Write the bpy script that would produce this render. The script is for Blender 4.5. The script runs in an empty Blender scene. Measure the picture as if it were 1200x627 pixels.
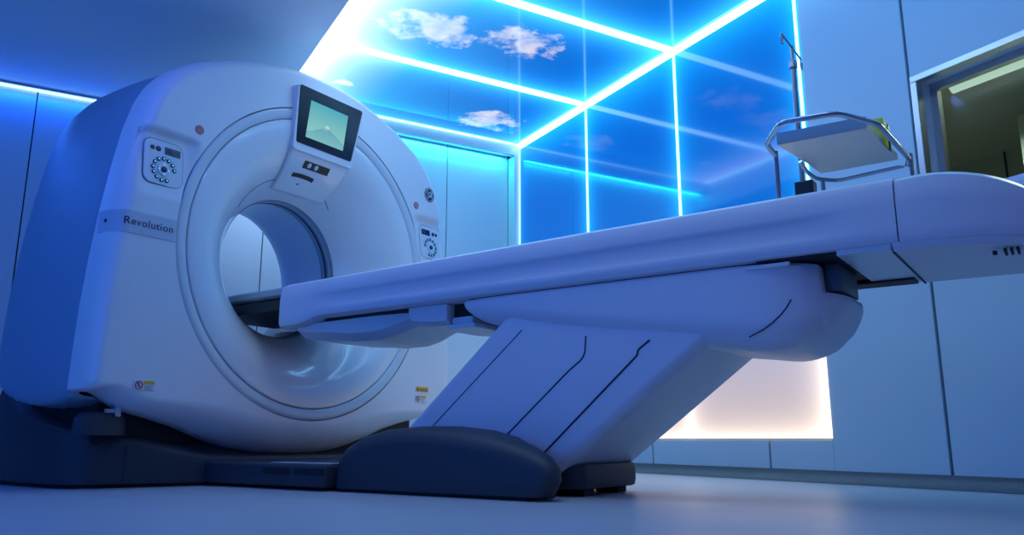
import bpy, bmesh, math, random
from math import sin, cos, pi, radians, sqrt, exp
from mathutils import Vector, Matrix
random.seed(4)
SC = bpy.context.scene
COL = SC.collection

# ------------------------------------------------------------------ frames
PHI = radians(35.018)
G_ROT = pi/2 - PHI                      # scanner frame: x along the gantry face, y into the bore
G_ORG = Vector((-0.93358, 3.77725, 0.0))
R_ROT = radians(29.8)                   # room frame: x towards the right-hand wall, y along it
CAM_H = 0.185
ISO = 0.8366 + CAM_H

# ------------------------------------------------------------------ materials
def new_mat(name):
    m = bpy.data.materials.new(name); m.use_nodes = True
    nt = m.node_tree
    return m, nt, nt.nodes['Principled BSDF']

def plain(name, col, rough=0.4, metal=0.0, spec=0.5, bump=0.0, scale=200.0, var=0.0, coat=0.0):
    m, nt, b = new_mat(name)
    b.inputs['Base Color'].default_value = (*col, 1)
    b.inputs['Roughness'].default_value = rough
    b.inputs['Metallic'].default_value = metal
    b.inputs['Specular IOR Level'].default_value = spec
    b.inputs['Coat Weight'].default_value = coat
    if bump or var:
        tc = nt.nodes.new('ShaderNodeTexCoord')
        n = nt.nodes.new('ShaderNodeTexNoise'); n.inputs['Scale'].default_value = scale
        n.inputs['Detail'].default_value = 4
        nt.links.new(tc.outputs['Object'], n.inputs['Vector'])
        if bump:
            bp = nt.nodes.new('ShaderNodeBump'); bp.inputs['Strength'].default_value = bump
            bp.inputs['Distance'].default_value = 0.002
            nt.links.new(n.outputs['Fac'], bp.inputs['Height'])
            nt.links.new(bp.outputs['Normal'], b.inputs['Normal'])
        if var:
            mx = nt.nodes.new('ShaderNodeMix'); mx.data_type = 'RGBA'
            mx.inputs['A'].default_value = (*[c*(1-var) for c in col], 1)
            mx.inputs['B'].default_value = (*[min(1, c*(1+var)) for c in col], 1)
            nt.links.new(n.outputs['Fac'], mx.inputs['Factor'])
            nt.links.new(mx.outputs['Result'], b.inputs['Base Color'])
    return m

def emit(name, col, strength, base=(0.02, 0.02, 0.02), rough=0.3):
    m, nt, b = new_mat(name)
    b.inputs['Base Color'].default_value = (*base, 1)
    b.inputs['Roughness'].default_value = rough
    b.inputs['Emission Color'].default_value = (*col, 1)
    b.inputs['Emission Strength'].default_value = strength
    return m

M = {}
M['white'] = plain('gantry_plastic', (0.78, 0.78, 0.80), 0.33, bump=0.02, scale=400)
M['ring'] = plain('ring_plastic', (0.66, 0.70, 0.74), 0.30)
M['funnel'] = plain('funnel_plastic', (0.76, 0.78, 0.80), 0.20, coat=0.5)
M['groove'] = plain('groove_black', (0.03, 0.035, 0.07), 0.6)
M['side'] = plain('side_cover_plastic', (0.24, 0.36, 0.48), 0.38, bump=0.02, scale=400)
M['bore'] = plain('bore_plastic', (0.50, 0.64, 0.84), 0.28)  # blue of the side lighting is mixed into this colour
M['band'] = plain('band_plastic', (0.55, 0.58, 0.66), 0.35)
M['navy'] = plain('plinth_plastic', (0.030, 0.038, 0.052), 0.55, bump=0.15, scale=500)
M['black'] = plain('black_gap', (0.008, 0.009, 0.012), 0.7)
M['bezel'] = plain('bezel_plastic', (0.012, 0.013, 0.02), 0.35)
M['table'] = plain('table_plastic', (0.70, 0.71, 0.76), 0.42, bump=0.02, scale=400)
M['pad'] = plain('cradle_pad', (0.50, 0.55, 0.60), 0.5)
M['carbon'] = plain('cradle_carbon', (0.02, 0.02, 0.025), 0.45)
M['metal'] = plain('brushed_steel', (0.55, 0.57, 0.60), 0.32, 1.0, bump=0.03, scale=300)
M['tray'] = plain('tray_sheet', (0.62, 0.56, 0.52), 0.45, 0.25)
M['recess_dark'] = plain('recess_shade_dark', (0.08, 0.085, 0.10), 0.45)
M['chrome'] = plain('chrome', (0.42, 0.44, 0.50), 0.16, 1.0)
M['poledark'] = plain('pole_steel', (0.28, 0.31, 0.38), 0.35, 0.8)
M['red'] = plain('sticker_red', (0.55, 0.06, 0.06), 0.5)
M['ink'] = plain('ink', (0.02, 0.03, 0.08), 0.5)
M['paper'] = plain('label_paper', (0.72, 0.72, 0.74), 0.5)
M['orange'] = plain('label_orange', (0.85, 0.42, 0.03), 0.5)
M['yellow'] = plain('yellow_plastic', (0.62, 0.60, 0.04), 0.45)
M['wall'] = plain('wall_panel_paint', (0.48, 0.59, 0.70), 0.38, bump=0.02, scale=120, var=0.02)
M['wallback'] = plain('back_panel_paint', (0.66, 0.74, 0.78), 0.35, bump=0.02, scale=120)
M['ceil'] = plain('ceiling_paint', (0.84, 0.85, 0.86), 0.30, var=0.02, scale=3)
M['joint'] = plain('joint_dark', (0.03, 0.04, 0.07), 0.7)
M['trim'] = plain('trim_paint', (0.62, 0.68, 0.74), 0.35)
M['ctrlwall'] = plain('control_room_wall', (0.44, 0.46, 0.41), 0.7, var=0.05, scale=4)
M['ctrlceil'] = plain('control_room_ceiling', (0.42, 0.42, 0.37), 0.8)
M['dial'] = plain('panel_plate', (0.70, 0.72, 0.78), 0.35)
M['lcd'] = plain('lcd_dark', (0.015, 0.02, 0.045), 0.2)
M['btn'] = plain('button_dark', (0.015, 0.02, 0.06), 0.4)
M['btnlit'] = emit('button_icon', (0.08, 0.48, 1.0), 1.5)
M['led'] = emit('led_strip', (0.30, 0.75, 1.0), 3.0)
M['ledback'] = emit('led_strip_back', (0.02, 0.32, 1.0), 2.5)
M['tube'] = emit('tube_diffuser', (0.72, 1.0, 0.92), 0.85)
M['lampblue'] = emit('lamp_diffuser', (0.1, 0.25, 1.0), 2.0)

def terrazzo(name, base, rough, speck):
    m, nt, b = new_mat(name)
    tc = nt.nodes.new('ShaderNodeTexCoord')
    v = nt.nodes.new('ShaderNodeTexVoronoi'); v.inputs['Scale'].default_value = 90
    r = nt.nodes.new('ShaderNodeValToRGB')
    r.color_ramp.elements[0].position = 0.12; r.color_ramp.elements[0].color = (*[c*(1-speck) for c in base], 1)
    r.color_ramp.elements[1].position = 0.22; r.color_ramp.elements[1].color = (*base, 1)
    n = nt.nodes.new('ShaderNodeTexNoise'); n.inputs['Scale'].default_value = 3.0; n.inputs['Detail'].default_value = 6
    mr = nt.nodes.new('ShaderNodeMapRange'); mr.inputs['To Min'].default_value = rough*0.8; mr.inputs['To Max'].default_value = rough*1.25
    bp = nt.nodes.new('ShaderNodeBump'); bp.inputs['Strength'].default_value = 0.06; bp.inputs['Distance'].default_value = 0.004
    n2 = nt.nodes.new('ShaderNodeTexNoise'); n2.inputs['Scale'].default_value = 60; n2.inputs['Detail'].default_value = 3
    L = nt.links
    for q in (v, n, n2): L.new(tc.outputs['Object'], q.inputs['Vector'])
    L.new(v.outputs['Distance'], r.inputs['Fac']); L.new(r.outputs['Color'], b.inputs['Base Color'])
    L.new(n.outputs['Fac'], mr.inputs['Value']); L.new(mr.outputs['Result'], b.inputs['Roughness'])
    L.new(n2.outputs['Fac'], bp.inputs['Height']); L.new(bp.outputs['Normal'], b.inputs['Normal'])
    return m
M['floor'] = terrazzo('floor_vinyl', (0.50, 0.50, 0.52), 0.38, 0.10)
M['cove'] = terrazzo('cove_vinyl', (0.13, 0.13, 0.14), 0.5, 0.6)

class NB:
    """small helper to write node maths"""
    def __init__(s, nt): s.nt = nt
    def m(s, op, a, b=None, c=None, clamp=False):
        n = s.nt.nodes.new('ShaderNodeMath'); n.operation = op; n.use_clamp = clamp
        for i, v in enumerate((a, b, c)):
            if v is None: continue
            if isinstance(v, (int, float)): n.inputs[i].default_value = v
            else: s.nt.links.new(v, n.inputs[i])
        return n.outputs[0]
    def mix(s, f, a, b, mode='MIX'):
        n = s.nt.nodes.new('ShaderNodeMix'); n.data_type = 'RGBA'; n.blend_type = mode
        for k, v in (('Factor', f), ('A', a), ('B', b)):
            i = n.inputs[k] if k == 'Factor' else [q for q in n.inputs if q.name == k and q.type == 'RGBA'][0]
            if isinstance(v, (int, float)): i.default_value = v
            elif isinstance(v, tuple): i.default_value = (*v, 1) if len(v) == 3 else v
            else: s.nt.links.new(v, i)
        return [q for q in n.outputs if q.type == 'RGBA'][0]
    def halo(s, coord, pos, L):
        d = s.m('ABSOLUTE', s.m('SUBTRACT', coord, pos))
        return s.m('EXPONENT', s.m('MULTIPLY', d, -1.0/L))

# positions of the LED bars (room frame)
RW = 3.0                                  # right wall plane
BW = 5.12                                 # back wall plane
SKY_Z = 2.43; SOF_Z = 2.21; EDGE = 1.04
BAR_S = [5.12, 4.213, 3.313, 2.42]
SKY_END = 0.62

def sky_material():
    """back-lit printed sky: blue with clouds, brighter next to the LED bars behind it"""
    m, nt, b = new_mat('backlit_sky_print'); L = nt.links; nb = NB(nt)
    uv = nt.nodes.new('ShaderNodeUVMap')
    sx = nt.nodes.new('ShaderNodeSeparateXYZ'); L.new(uv.outputs['UV'], sx.inputs[0])
    X, S = sx.outputs[0], sx.outputs[1]
    no = nt.nodes.new('ShaderNodeTexNoise'); no.inputs['Scale'].default_value = 5.5; no.inputs['Detail'].default_value = 9; no.inputs['Roughness'].default_value = 0.6
    L.new(uv.outputs['UV'], no.inputs['Vector'])
    mask = None
    for cx, cy, rx, ry in [(1.66, 3.78, 0.27, 0.20), (2.17, 3.68, 0.27, 0.17), (2.56, 4.80, 0.26, 0.17), (1.42, 4.69, 0.11, 0.07), (1.5, 2.2, 0.4, 0.3), (2.4, 2.6, 0.3, 0.15)]:
        dx = nb.m('DIVIDE', nb.m('SUBTRACT', X, cx), rx); dy = nb.m('DIVIDE', nb.m('SUBTRACT', S, cy), ry)
        e = nb.m('SUBTRACT', 1.0, nb.m('ADD', nb.m('MULTIPLY', dx, dx), nb.m('MULTIPLY', dy, dy)))
        mask = e if mask is None else nb.m('MAXIMUM', mask, e)
    cl = nb.m('ADD', nb.m('MULTIPLY', mask, 0.55), nb.m('MULTIPLY', nb.m('SUBTRACT', no.outputs['Fac'], 0.5), 3.0))
    cl = nb.m('MULTIPLY', nb.m('SUBTRACT', cl, 0.06), 2.6, clamp=True)
    no2 = nt.nodes.new('ShaderNodeTexNoise'); no2.inputs['Scale'].default_value = 9; no2.inputs['Detail'].default_value = 6
    L.new(uv.outputs['UV'], no2.inputs['Vector'])
    cloudc = nb.mix(nb.m('MULTIPLY', nb.m('SUBTRACT', no2.outputs['Fac'], .3), 2.4, clamp=True), (0.30, 0.40, 0.66), (0.80, 0.70, 0.74))
    blue = nb.mix(nb.m('MULTIPLY', nb.m('SUBTRACT', X, 1.2), 0.7, clamp=True), (0.03, 0.20, 0.58), (0.0, 0.12, 0.58))
    col = nb.mix(cl, blue, cloudc)
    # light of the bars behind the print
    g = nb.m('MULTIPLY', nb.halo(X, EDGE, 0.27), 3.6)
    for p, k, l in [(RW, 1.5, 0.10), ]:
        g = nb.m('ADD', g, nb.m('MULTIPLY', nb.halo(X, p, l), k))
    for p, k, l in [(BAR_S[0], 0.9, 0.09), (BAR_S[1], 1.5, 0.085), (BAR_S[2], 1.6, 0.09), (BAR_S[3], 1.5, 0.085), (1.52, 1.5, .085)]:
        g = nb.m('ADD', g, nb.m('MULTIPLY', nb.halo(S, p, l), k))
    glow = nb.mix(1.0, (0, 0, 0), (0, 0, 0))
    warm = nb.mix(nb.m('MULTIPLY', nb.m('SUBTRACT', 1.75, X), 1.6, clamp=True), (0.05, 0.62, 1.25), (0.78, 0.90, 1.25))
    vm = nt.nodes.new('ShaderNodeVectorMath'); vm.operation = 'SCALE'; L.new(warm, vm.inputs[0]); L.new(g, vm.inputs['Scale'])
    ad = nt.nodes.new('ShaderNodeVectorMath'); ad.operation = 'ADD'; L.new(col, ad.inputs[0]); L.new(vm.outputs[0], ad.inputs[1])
    L.new(ad.outputs[0], b.inputs['Emission Color'])
    b.inputs['Emission Strength'].default_value = 1.0
    b.inputs['Base Color'].default_value = (0.01, 0.02, 0.05, 1)
    b.inputs['Roughness'].default_value = 0.06
    return m

def mural_material():
    """back-lit wall print: deep blue sky above, pale warm ground below"""
    m, nt, b = new_mat('backlit_wall_print'); L = nt.links; nb = NB(nt)
    uv = nt.nodes.new('ShaderNodeUVMap')
    sx = nt.nodes.new('ShaderNodeSeparateXYZ'); L.new(uv.outputs['UV'], sx.inputs[0])
    S, Z = sx.outputs[0], sx.outputs[1]
    r = nt.nodes.new('ShaderNodeValToRGB'); e = r.color_ramp.elements
    e[0].position = 0.0; e[0].color = (0.62, 0.50, 0.47, 1)
    e[1].position = 1.0; e[1].color = (0.0, 0.10, 0.55, 1)
    for p, c in [(0.14, (0.50, 0.46, 0.55)), (0.30, (0.30, 0.45, 0.68)), (0.5, (0.0, 0.14, 0.62)), (0.75, (0.0, 0.11, 0.58))]:
        q = r.color_ramp.elements.new(p); q.color = (*c, 1)
    L.new(nb.m('DIVIDE', nb.m('SUBTRACT', Z, 0.19), SKY_Z-0.19), r.inputs['Fac'])
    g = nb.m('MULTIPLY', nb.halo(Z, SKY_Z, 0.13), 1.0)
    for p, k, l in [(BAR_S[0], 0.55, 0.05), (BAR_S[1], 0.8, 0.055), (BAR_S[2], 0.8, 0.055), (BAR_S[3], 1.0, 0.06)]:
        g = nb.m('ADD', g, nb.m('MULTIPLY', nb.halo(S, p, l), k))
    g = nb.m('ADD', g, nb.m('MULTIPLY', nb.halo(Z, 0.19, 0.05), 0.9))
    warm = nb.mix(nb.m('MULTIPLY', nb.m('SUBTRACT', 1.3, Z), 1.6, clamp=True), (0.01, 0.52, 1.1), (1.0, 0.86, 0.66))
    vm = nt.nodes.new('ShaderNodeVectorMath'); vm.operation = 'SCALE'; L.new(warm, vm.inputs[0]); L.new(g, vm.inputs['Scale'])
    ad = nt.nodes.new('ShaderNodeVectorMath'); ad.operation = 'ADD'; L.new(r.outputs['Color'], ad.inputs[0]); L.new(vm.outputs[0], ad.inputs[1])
    L.new(ad.outputs[0], b.inputs['Emission Color']); b.inputs['Emission Strength'].default_value = 1.0
    b.inputs['Base Color'].default_value = (0.01, 0.02, 0.05, 1)
    b.inputs['Roughness'].default_value = 0.06
    return m
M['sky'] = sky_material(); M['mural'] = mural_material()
M['bar'] = emit('led_bar', (0.42, 0.82, 1.12), 6.0)
M['barthin'] = emit('led_bar_thin', (0.36, 0.85, 1.1), 2.6)
M['barwarm'] = emit('led_bar_warm', (1.0, 0.90, 0.72), 1.6)

def screen_material():
    """lit screen picture: a pale snow-capped mountain under a green-blue sky"""
    m, nt, b = new_mat('screen_picture'); L = nt.links; nb = NB(nt)
    uv = nt.nodes.new('ShaderNodeUVMap')
    sx = nt.nodes.new('ShaderNodeSeparateXYZ'); L.new(uv.outputs['UV'], sx.inputs[0])
    U, V = sx.outputs[0], sx.outputs[1]
    no = nt.nodes.new('ShaderNodeTexNoise'); no.inputs['Scale'].default_value = 7; no.inputs['Detail'].default_value = 8
    L.new(uv.outputs['UV'], no.inputs['Vector'])
    w = nb.m('MULTIPLY', nb.m('SUBTRACT', no.outputs['Fac'], 0.5), 0.16)
    d = nb.m('ABSOLUTE', nb.m('SUBTRACT', U, 0.50))
    ridge = nb.m('ADD', nb.m('SUBTRACT', 0.52, nb.m('MULTIPLY', nb.m('POWER', d, 0.8), 0.62)), w)
    mt = nb.m('MULTIPLY', nb.m('SUBTRACT', ridge, V), 60.0, clamp=True)
    snow = nb.m('MULTIPLY', nb.m('SUBTRACT', nb.m('ADD', V, nb.m('MULTIPLY', w, 3.0)), 0.36), 9.0, clamp=True)
    sky = nb.mix(V, (0.30, 0.62, 0.52), (0.08, 0.40, 0.47))
    hill = nb.mix(V, (0.20, 0.50, 0.50), (0.05, 0.20, 0.40))
    hill = nb.mix(snow, hill, (0.52, 0.68, 0.58))
    c = nb.mix(mt, sky, hill)
    L.new(c, b.inputs['Emission Color']); b.inputs['Emission Strength'].default_value = 0.95
    b.inputs['Base Color'].default_value = (0.01, 0.01, 0.01, 1); b.inputs['Roughness'].default_value = 0.25
    return m
M['screen'] = screen_material()

def glass_material():
    m, nt, b = new_mat('window_glass'); L = nt.links
    out = nt.nodes['Material Output']
    t = nt.nodes.new('ShaderNodeBsdfTransparent'); t.inputs['Color'].default_value = (0.80, 0.84, 0.78, 1)
    g = nt.nodes.new('ShaderNodeBsdfGlossy'); g.inputs['Roughness'].default_value = 0.02
    f = nt.nodes.new('ShaderNodeFresnel'); f.inputs['IOR'].default_value = 1.15
    mx = nt.nodes.new('ShaderNodeMixShader')
    L.new(f.outputs[0], mx.inputs[0]); L.new(t.outputs[0], mx.inputs[1]); L.new(g.outputs[0], mx.inputs[2])
    L.new(mx.outputs[0], out.inputs['Surface'])
    return m
M['glass'] = glass_material()

# ------------------------------------------------------------------ object helpers
FR = {'G': (G_ROT, G_ORG), 'R': (R_ROT, Vector((0, 0, 0))), 'W': (0.0, Vector((0, 0, 0)))}
def to_world(frame, p):
    r, o = FR[frame]
    return Matrix.Rotation(r, 3, 'Z') @ Vector(p) + o

def tag(o, label=None, cat=None, group=None, kind=None):
    if label: o['label'] = label
    if cat: o['category'] = cat
    if group: o['group'] = group
    if kind: o['kind'] = kind
    return o

def empty(name, frame, base, label=None, cat=None, group=None, kind=None):
    o = bpy.data.objects.new(name, None); COL.objects.link(o)
    o.empty_display_size = 0.1
    o.location = to_world(frame, base); o.rotation_euler = (0, 0, FR[frame][0])
    o['_base'] = list(base); o['_frame'] = frame
    return tag(o, label, cat, group, kind)

def base_of(o):
    b = Vector(o['_base'])
    return b

def obj(name, bm, mat, parent=None, frame='R', base=None, smooth=True, label=None, cat=None, group=None, kind=None, angle=35):
    """link a bmesh (coordinates given in its frame) as one mesh object"""
    bmesh.ops.recalc_face_normals(bm, faces=bm.faces)
    me = bpy.data.meshes.new(name)
    if parent is not None:
        frame = parent['_frame']; b = base_of(parent)
    else:
        if base is None:
            xs = [v.co for v in bm.verts]
            lo = Vector([min(v[i] for v in xs) for i in range(3)]); hi = Vector([max(v[i] for v in xs) for i in range(3)])
            base = Vector(((lo.x+hi.x)/2, (lo.y+hi.y)/2, lo.z))
        b = Vector(base)
    for v in bm.verts: v.co -= b
    if smooth:
        for f in bm.faces: f.smooth = True
        ca = cos(radians(angle))
        for e in bm.edges:
            if len(e.link_faces) == 2:
                if e.link_faces[0].normal.dot(e.link_faces[1].normal) < ca: e.smooth = False
    bm.to_mesh(me); bm.free()
    o = bpy.data.objects.new(name, me); COL.objects.link(o)
    mats = mat if isinstance(mat, (list, tuple)) else [mat]
    for q in mats: me.materials.append(q)
    if parent is not None:
        o.parent = parent; o['_base'] = list(b); o['_frame'] = frame
    else:
        o.location = to_world(frame, b); o.rotation_euler = (0, 0, FR[frame][0])
        o['_base'] = list(b); o['_frame'] = frame
    return tag(o, label, cat, group, kind)

def box(bm, x0, x1, y0, y1, z0, z1, bev=0.0, seg=2, mi=0):
    r = bmesh.ops.create_cube(bm, size=1.0)
    vs = r['verts']
    for v in vs:
        v.co = Vector((x0 + (v.co.x+.5)*(x1-x0), y0 + (v.co.y+.5)*(y1-y0), z0 + (v.co.z+.5)*(z1-z0)))
    fs = list({f for v in vs for f in v.link_faces})
    for f in fs: f.material_index = mi
    if bev:
        es = list({e for v in vs for e in v.link_edges})
        bmesh.ops.bevel(bm, geom=es, offset=bev, segments=seg, affect='EDGES', profile=0.5)
    return bm

def bx(*a, **k): return box(bmesh.new(), *a, **k)

def loft(bm, rings, cap0=True, cap1=True, closed=True, mi=0):
    vr = [[bm.verts.new(p) for p in r] for r in rings]
    n = len(rings[0])
    for a, b in zip(vr[:-1], vr[1:]):
        for i in range(n if closed else n-1):
            j = (i+1) % n
            try:
                f = bm.faces.new((a[i], a[j], b[j], b[i])); f.material_index = mi
            except ValueError: pass
    if cap0 and closed: bm.faces.new(vr[0]).material_index = mi
    if cap1 and closed: bm.faces.new(list(reversed(vr[-1]))).material_index = mi
    return vr

def tube(bm, pts, r, n=10, closed=False, cap=True):
    pts = [Vector(p) for p in pts]
    rings = []
    up = None
    N = len(pts)
    for i, p in enumerate(pts):
        if closed: t = (pts[(i+1) % N] - pts[i-1]).normalized()
        else: t = (pts[min(i+1, N-1)] - pts[max(i-1, 0)]).normalized()
        if up is None:
            up = Vector((0, 0, 1)) if abs(t.z) < 0.9 else Vector((1, 0, 0))
        a = t.cross(up).normalized(); b = a.cross(t).normalized(); up = b
        rr = r[i] if isinstance(r, (list, tuple)) else r
        rings.append([p + a*rr*cos(2*pi*k/n) + b*rr*sin(2*pi*k/n) for k in range(n)])
    if closed: rings.append(rings[0])
    loft(bm, rings, cap and not closed, cap and not closed)
    if closed: bmesh.ops.remove_doubles(bm, verts=bm.verts, dist=1e-5)
    return bm

def smooth_path(pts, rad, seg=6, closed=False):
    """polyline with rounded corners"""
    pts = [Vector(p) for p in pts]; out = []
    N = len(pts)
    for i in range(N):
        if not closed and i in (0, N-1): out.append(pts[i]); continue
        p = pts[i]; a = pts[i-1]-p; b = pts[(i+1) % N]-p
        d = min(rad, a.length*0.45, b.length*0.45)
        A = p + a.normalized()*d; B = p + b.normalized()*d
        for k in range(seg+1):
            t = k/seg
            out.append(A*(1-t)**2 + p*2*t*(1-t) + B*t*t)
    return out

def prism(bm, poly, fn0, fn1, mi=0):
    """extrude a 2-D polygon between two mappings to 3-D"""
    loft(bm, [[fn0(p) for p in poly], [fn1(p) for p in poly]], mi=mi)
    return bm

def rrect(w, h, r, n=6):
    out = []
    for cx, cy, a0 in ((w/2-r, h/2-r, 0), (-w/2+r, h/2-r, pi/2), (-w/2+r, -h/2+r, pi), (w/2-r, -h/2+r, 1.5*pi)):
        for k in range(n+1):
            a = a0 + pi/2*k/n
            out.append((cx+r*cos(a), cy+r*sin(a)))
    return out

def interp(tab, x):
    if x <= tab[0][0]: return tab[0][1]
    for (a, u), (b, v) in zip(tab[:-1], tab[1:]):
        if x <= b:
            t = (x-a)/(b-a); return u+(v-u)*t
    return tab[-1][1]

def sinterp(tab, x):
    """smooth (cosine-free, monotone hermite) interpolation"""
    n = len(tab)
    if x <= tab[0][0]: return tab[0][1]
    if x >= tab[-1][0]: return tab[-1][1]
    sl = [(tab[i+1][1]-tab[i][1])/(tab[i+1][0]-tab[i][0]) for i in range(n-1)]
    m = [sl[0]] + [0 if sl[i-1]*sl[i] <= 0 else 2*sl[i-1]*sl[i]/(sl[i-1]+sl[i]) for i in range(1, n-1)] + [sl[-1]]
    for i in range(n-1):
        if x <= tab[i+1][0]:
            h = tab[i+1][0]-tab[i][0]; t = (x-tab[i][0])/h
            return (2*t**3-3*t*t+1)*tab[i][1] + (t**3-2*t*t+t)*h*m[i] + (-2*t**3+3*t*t)*tab[i+1][1] + (t**3-t*t)*h*m[i+1]

def text_bm(s, size, extrude=0.0008, shear=0.0, spacing=1.0):
    cu = bpy.data.curves.new('lettering', 'FONT'); cu.body = s; cu.size = size; cu.extrude = extrude
    cu.align_x = 'CENTER'; cu.align_y = 'CENTER'; cu.shear = shear; cu.space_character = spacing
    cu.resolution_u = 4
    o = bpy.data.objects.new('lettering', cu); COL.objects.link(o)
    dg = bpy.context.evaluated_depsgraph_get()
    me = bpy.data.meshes.new_from_object(o.evaluated_get(dg))
    bm = bmesh.new(); bm.from_mesh(me)
    bpy.data.objects.remove(o); bpy.data.curves.remove(cu); bpy.data.meshes.remove(me)
    return bm

# ================================================================== ROOM
def structure(name, bm, mat, parent=None, **k):
    o = obj(name, bm, mat, parent, 'R', **k)
    if parent is None: o['kind'] = 'structure'
    return o

LW, FW = -2.6, -3.2                         # left wall, front wall (behind the camera)
structure('floor', bx(LW-.1, RW+.12, FW-.1, BW+.3, -0.1, 0.0), M['floor'], smooth=False)
structure('ceiling', bx(LW-.1, EDGE, FW-.1, BW+.3, SOF_Z, SOF_Z+0.36), M['ceil'], smooth=False)
structure('ceiling', bx(EDGE, RW+.12, FW-.1, SKY_END, SOF_Z, SOF_Z+0.36), M['ceil'], smooth=False)
structure('ceiling', bx(EDGE, RW+.12, SKY_END, BW+.3, SKY_Z+.06, SOF_Z+0.36), M['ceil'], smooth=False)
structure('wall_left', bx(LW-.1, LW, FW, BW+.2, 0, SOF_Z), M['wall'], smooth=False)
structure('wall_front', bx(LW-.1, RW+.12, FW-.1, FW, 0, SOF_Z), M['wall'], smooth=False)

# back wall: flush panels with dark joints, set back under a fascia on the right
REC = 5.22
wb = empty('wall_back', 'R', (0.2, REC, 0), kind='structure')
obj('wall_core', bx(LW, RW+.12, REC+.02, REC+.10, 0, SOF_Z+.3), M['joint'], wb, smooth=False)
g = 0.0035
js = [LW, -1.35, -0.235, 1.113, 2.43, 2.955]
for a, b_ in zip(js[:-1], js[1:]):
    obj('wall_panel', bx(a+g, b_-g, REC, REC+.02, 0.06, SOF_Z+.19, bev=0.002, seg=1), M['wallback'], wb, smooth=False)
obj('skirting', bx(LW, RW, REC-.012, REC, 0, 0.06), M['trim'], wb, smooth=False)
structure('trim_1', bx(EDGE, RW, BW, BW+.03, 2.345, SKY_Z+.05), M['trim'], smooth=False)
structure('trim_2', bx(2.955, RW, BW, REC, 0, 2.345), M['trim'], smooth=False)

t = empty('led_strip', 'R', (1.95, 5.16, 2.35), 'glowing blue LED strip under the fascia at the right of the back wall', 'light strip', 'LED strips along the back wall')
obj('diffuser', bx(EDGE+.05, 2.95, BW+.032, BW+.05, 2.347, 2.362), M['ledback'], t, smooth=False)
obj('channel', bx(EDGE+.05, 2.95, BW+.031, BW+.056, 2.362, 2.38), M['metal'], t, smooth=False)
t = empty('led_strip', 'R', (-.7, 5.2, 2.18), 'glowing blue LED strip where the plain ceiling meets the back wall at far left', 'light strip', 'LED strips along the back wall')
obj('diffuser', bx(LW+.05, EDGE-.1, REC-.024, REC-.008, 2.187, 2.197), M['led'], t, smooth=False)
obj('channel', bx(LW+.05, EDGE-.1, REC-.036, REC, 2.197, 2.209), M['metal'], t, smooth=False)

# right wall
wr = empty('wall_right', 'R', (RW, 1.5, 0), kind='structure')
WS0, WS1, WZ0, WZ1 = 0.55, 1.872, 1.10, 1.662        # window opening
LB_S, LB_Z = 2.42, 0.19                              # light box right edge and bottom
TH = 0.02
def wp(s0, s1, z0, z1): obj('wall_panel', bx(RW, RW+TH, s0, s1, z0, z1, bev=0.002, seg=1), M['wall'], wr, smooth=False)
j = 0.006
wp(1.888+j, LB_S-.004, 0.05, SKY_Z)
wp(WS0, 1.888-j, 0.05, WZ0); wp(WS0, 1.888-j, WZ1, SKY_Z)
wp(FW, WS0-.004, 0.05, SKY_Z)
wp(LB_S-.004, 2.779-j, 0.05, LB_Z-.004); wp(2.779+j, 3.638-j, 0.05, LB_Z-.004); wp(3.638+j, BW, 0.05, LB_Z-.004)
for a in ((FW, WS0, 0, SKY_Z+.1), (WS1, BW+.1, 0, SKY_Z+.1), (WS0, WS1, 0, WZ0), (WS0, WS1, WZ1, SKY_Z+.1)):
    obj('wall_core', bx(RW+TH, RW+.12, *a), M['joint'], wr, smooth=False)

# coved vinyl skirting on the right wall
bm = bmesh.new()
prof = [(0.0, 0.052), (-0.006, 0.052)] + [(-0.006-0.055*(1-cos(a)), 0.052-0.05*sin(a)) for a in [pi/2*k/8 for k in range(1, 9)]] + [(-0.061, 0.0015), (0.0, 0.0015)]
prism(bm, prof, lambda p: (RW+p[0], FW, p[1]), lambda p: (RW+p[0], BW-.001, p[1]))
structure('baseboard_right', bm, M['cove'])

# window to the control room
w = empty('window_1', 'R', (RW, 1.2, WZ0), kind='structure')
bm = bmesh.new()
tr = 0.028
def ring_frame(bm, x0, x1, s0, s1, z0, z1, t, bev=0.002):
    box(bm, x0, x1, s0, s1, z1-t, z1, bev, 1); box(bm, x0, x1, s0, s1, z0, z0+t, bev, 1)
    box(bm, x0, x1, s0, s0+t, z0+t, z1-t, bev, 1); box(bm, x0, x1, s1-t, s1, z0+t, z1-t, bev, 1)
ring_frame(bm, RW-.02, RW+.02, WS0, WS1, WZ0, WZ1, tr)
obj('outer_frame', bm, M['metal'], w, smooth=False, label='brushed metal outer frame')
bm = bmesh.new(); ring_frame(bm, RW+.02, RW+.12, WS0, WS1, WZ0, WZ1, .018, 0.0)
obj('reveal', bm, M['trim'], w, smooth=False)
bm = bmesh.new(); ring_frame(bm, RW+.085, RW+.118, WS0+.018, WS1-.018, WZ0+.018, WZ1-.018, 0.03)
obj('inner_frame', bm, M['metal'], w, smooth=False)
obj('pane', bx(RW+.098, RW+.106, WS0+.04, WS1-.04, WZ0+.04, WZ1-.04), M['glass'], w, smooth=False)
bm = bmesh.new(); box(bm, RW-.045, RW+.02, WS0, WS1+.01, WZ0-.022, WZ0-.006, .003, 1)
obj('sill', bm, M['metal'], w, smooth=False)

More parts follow.
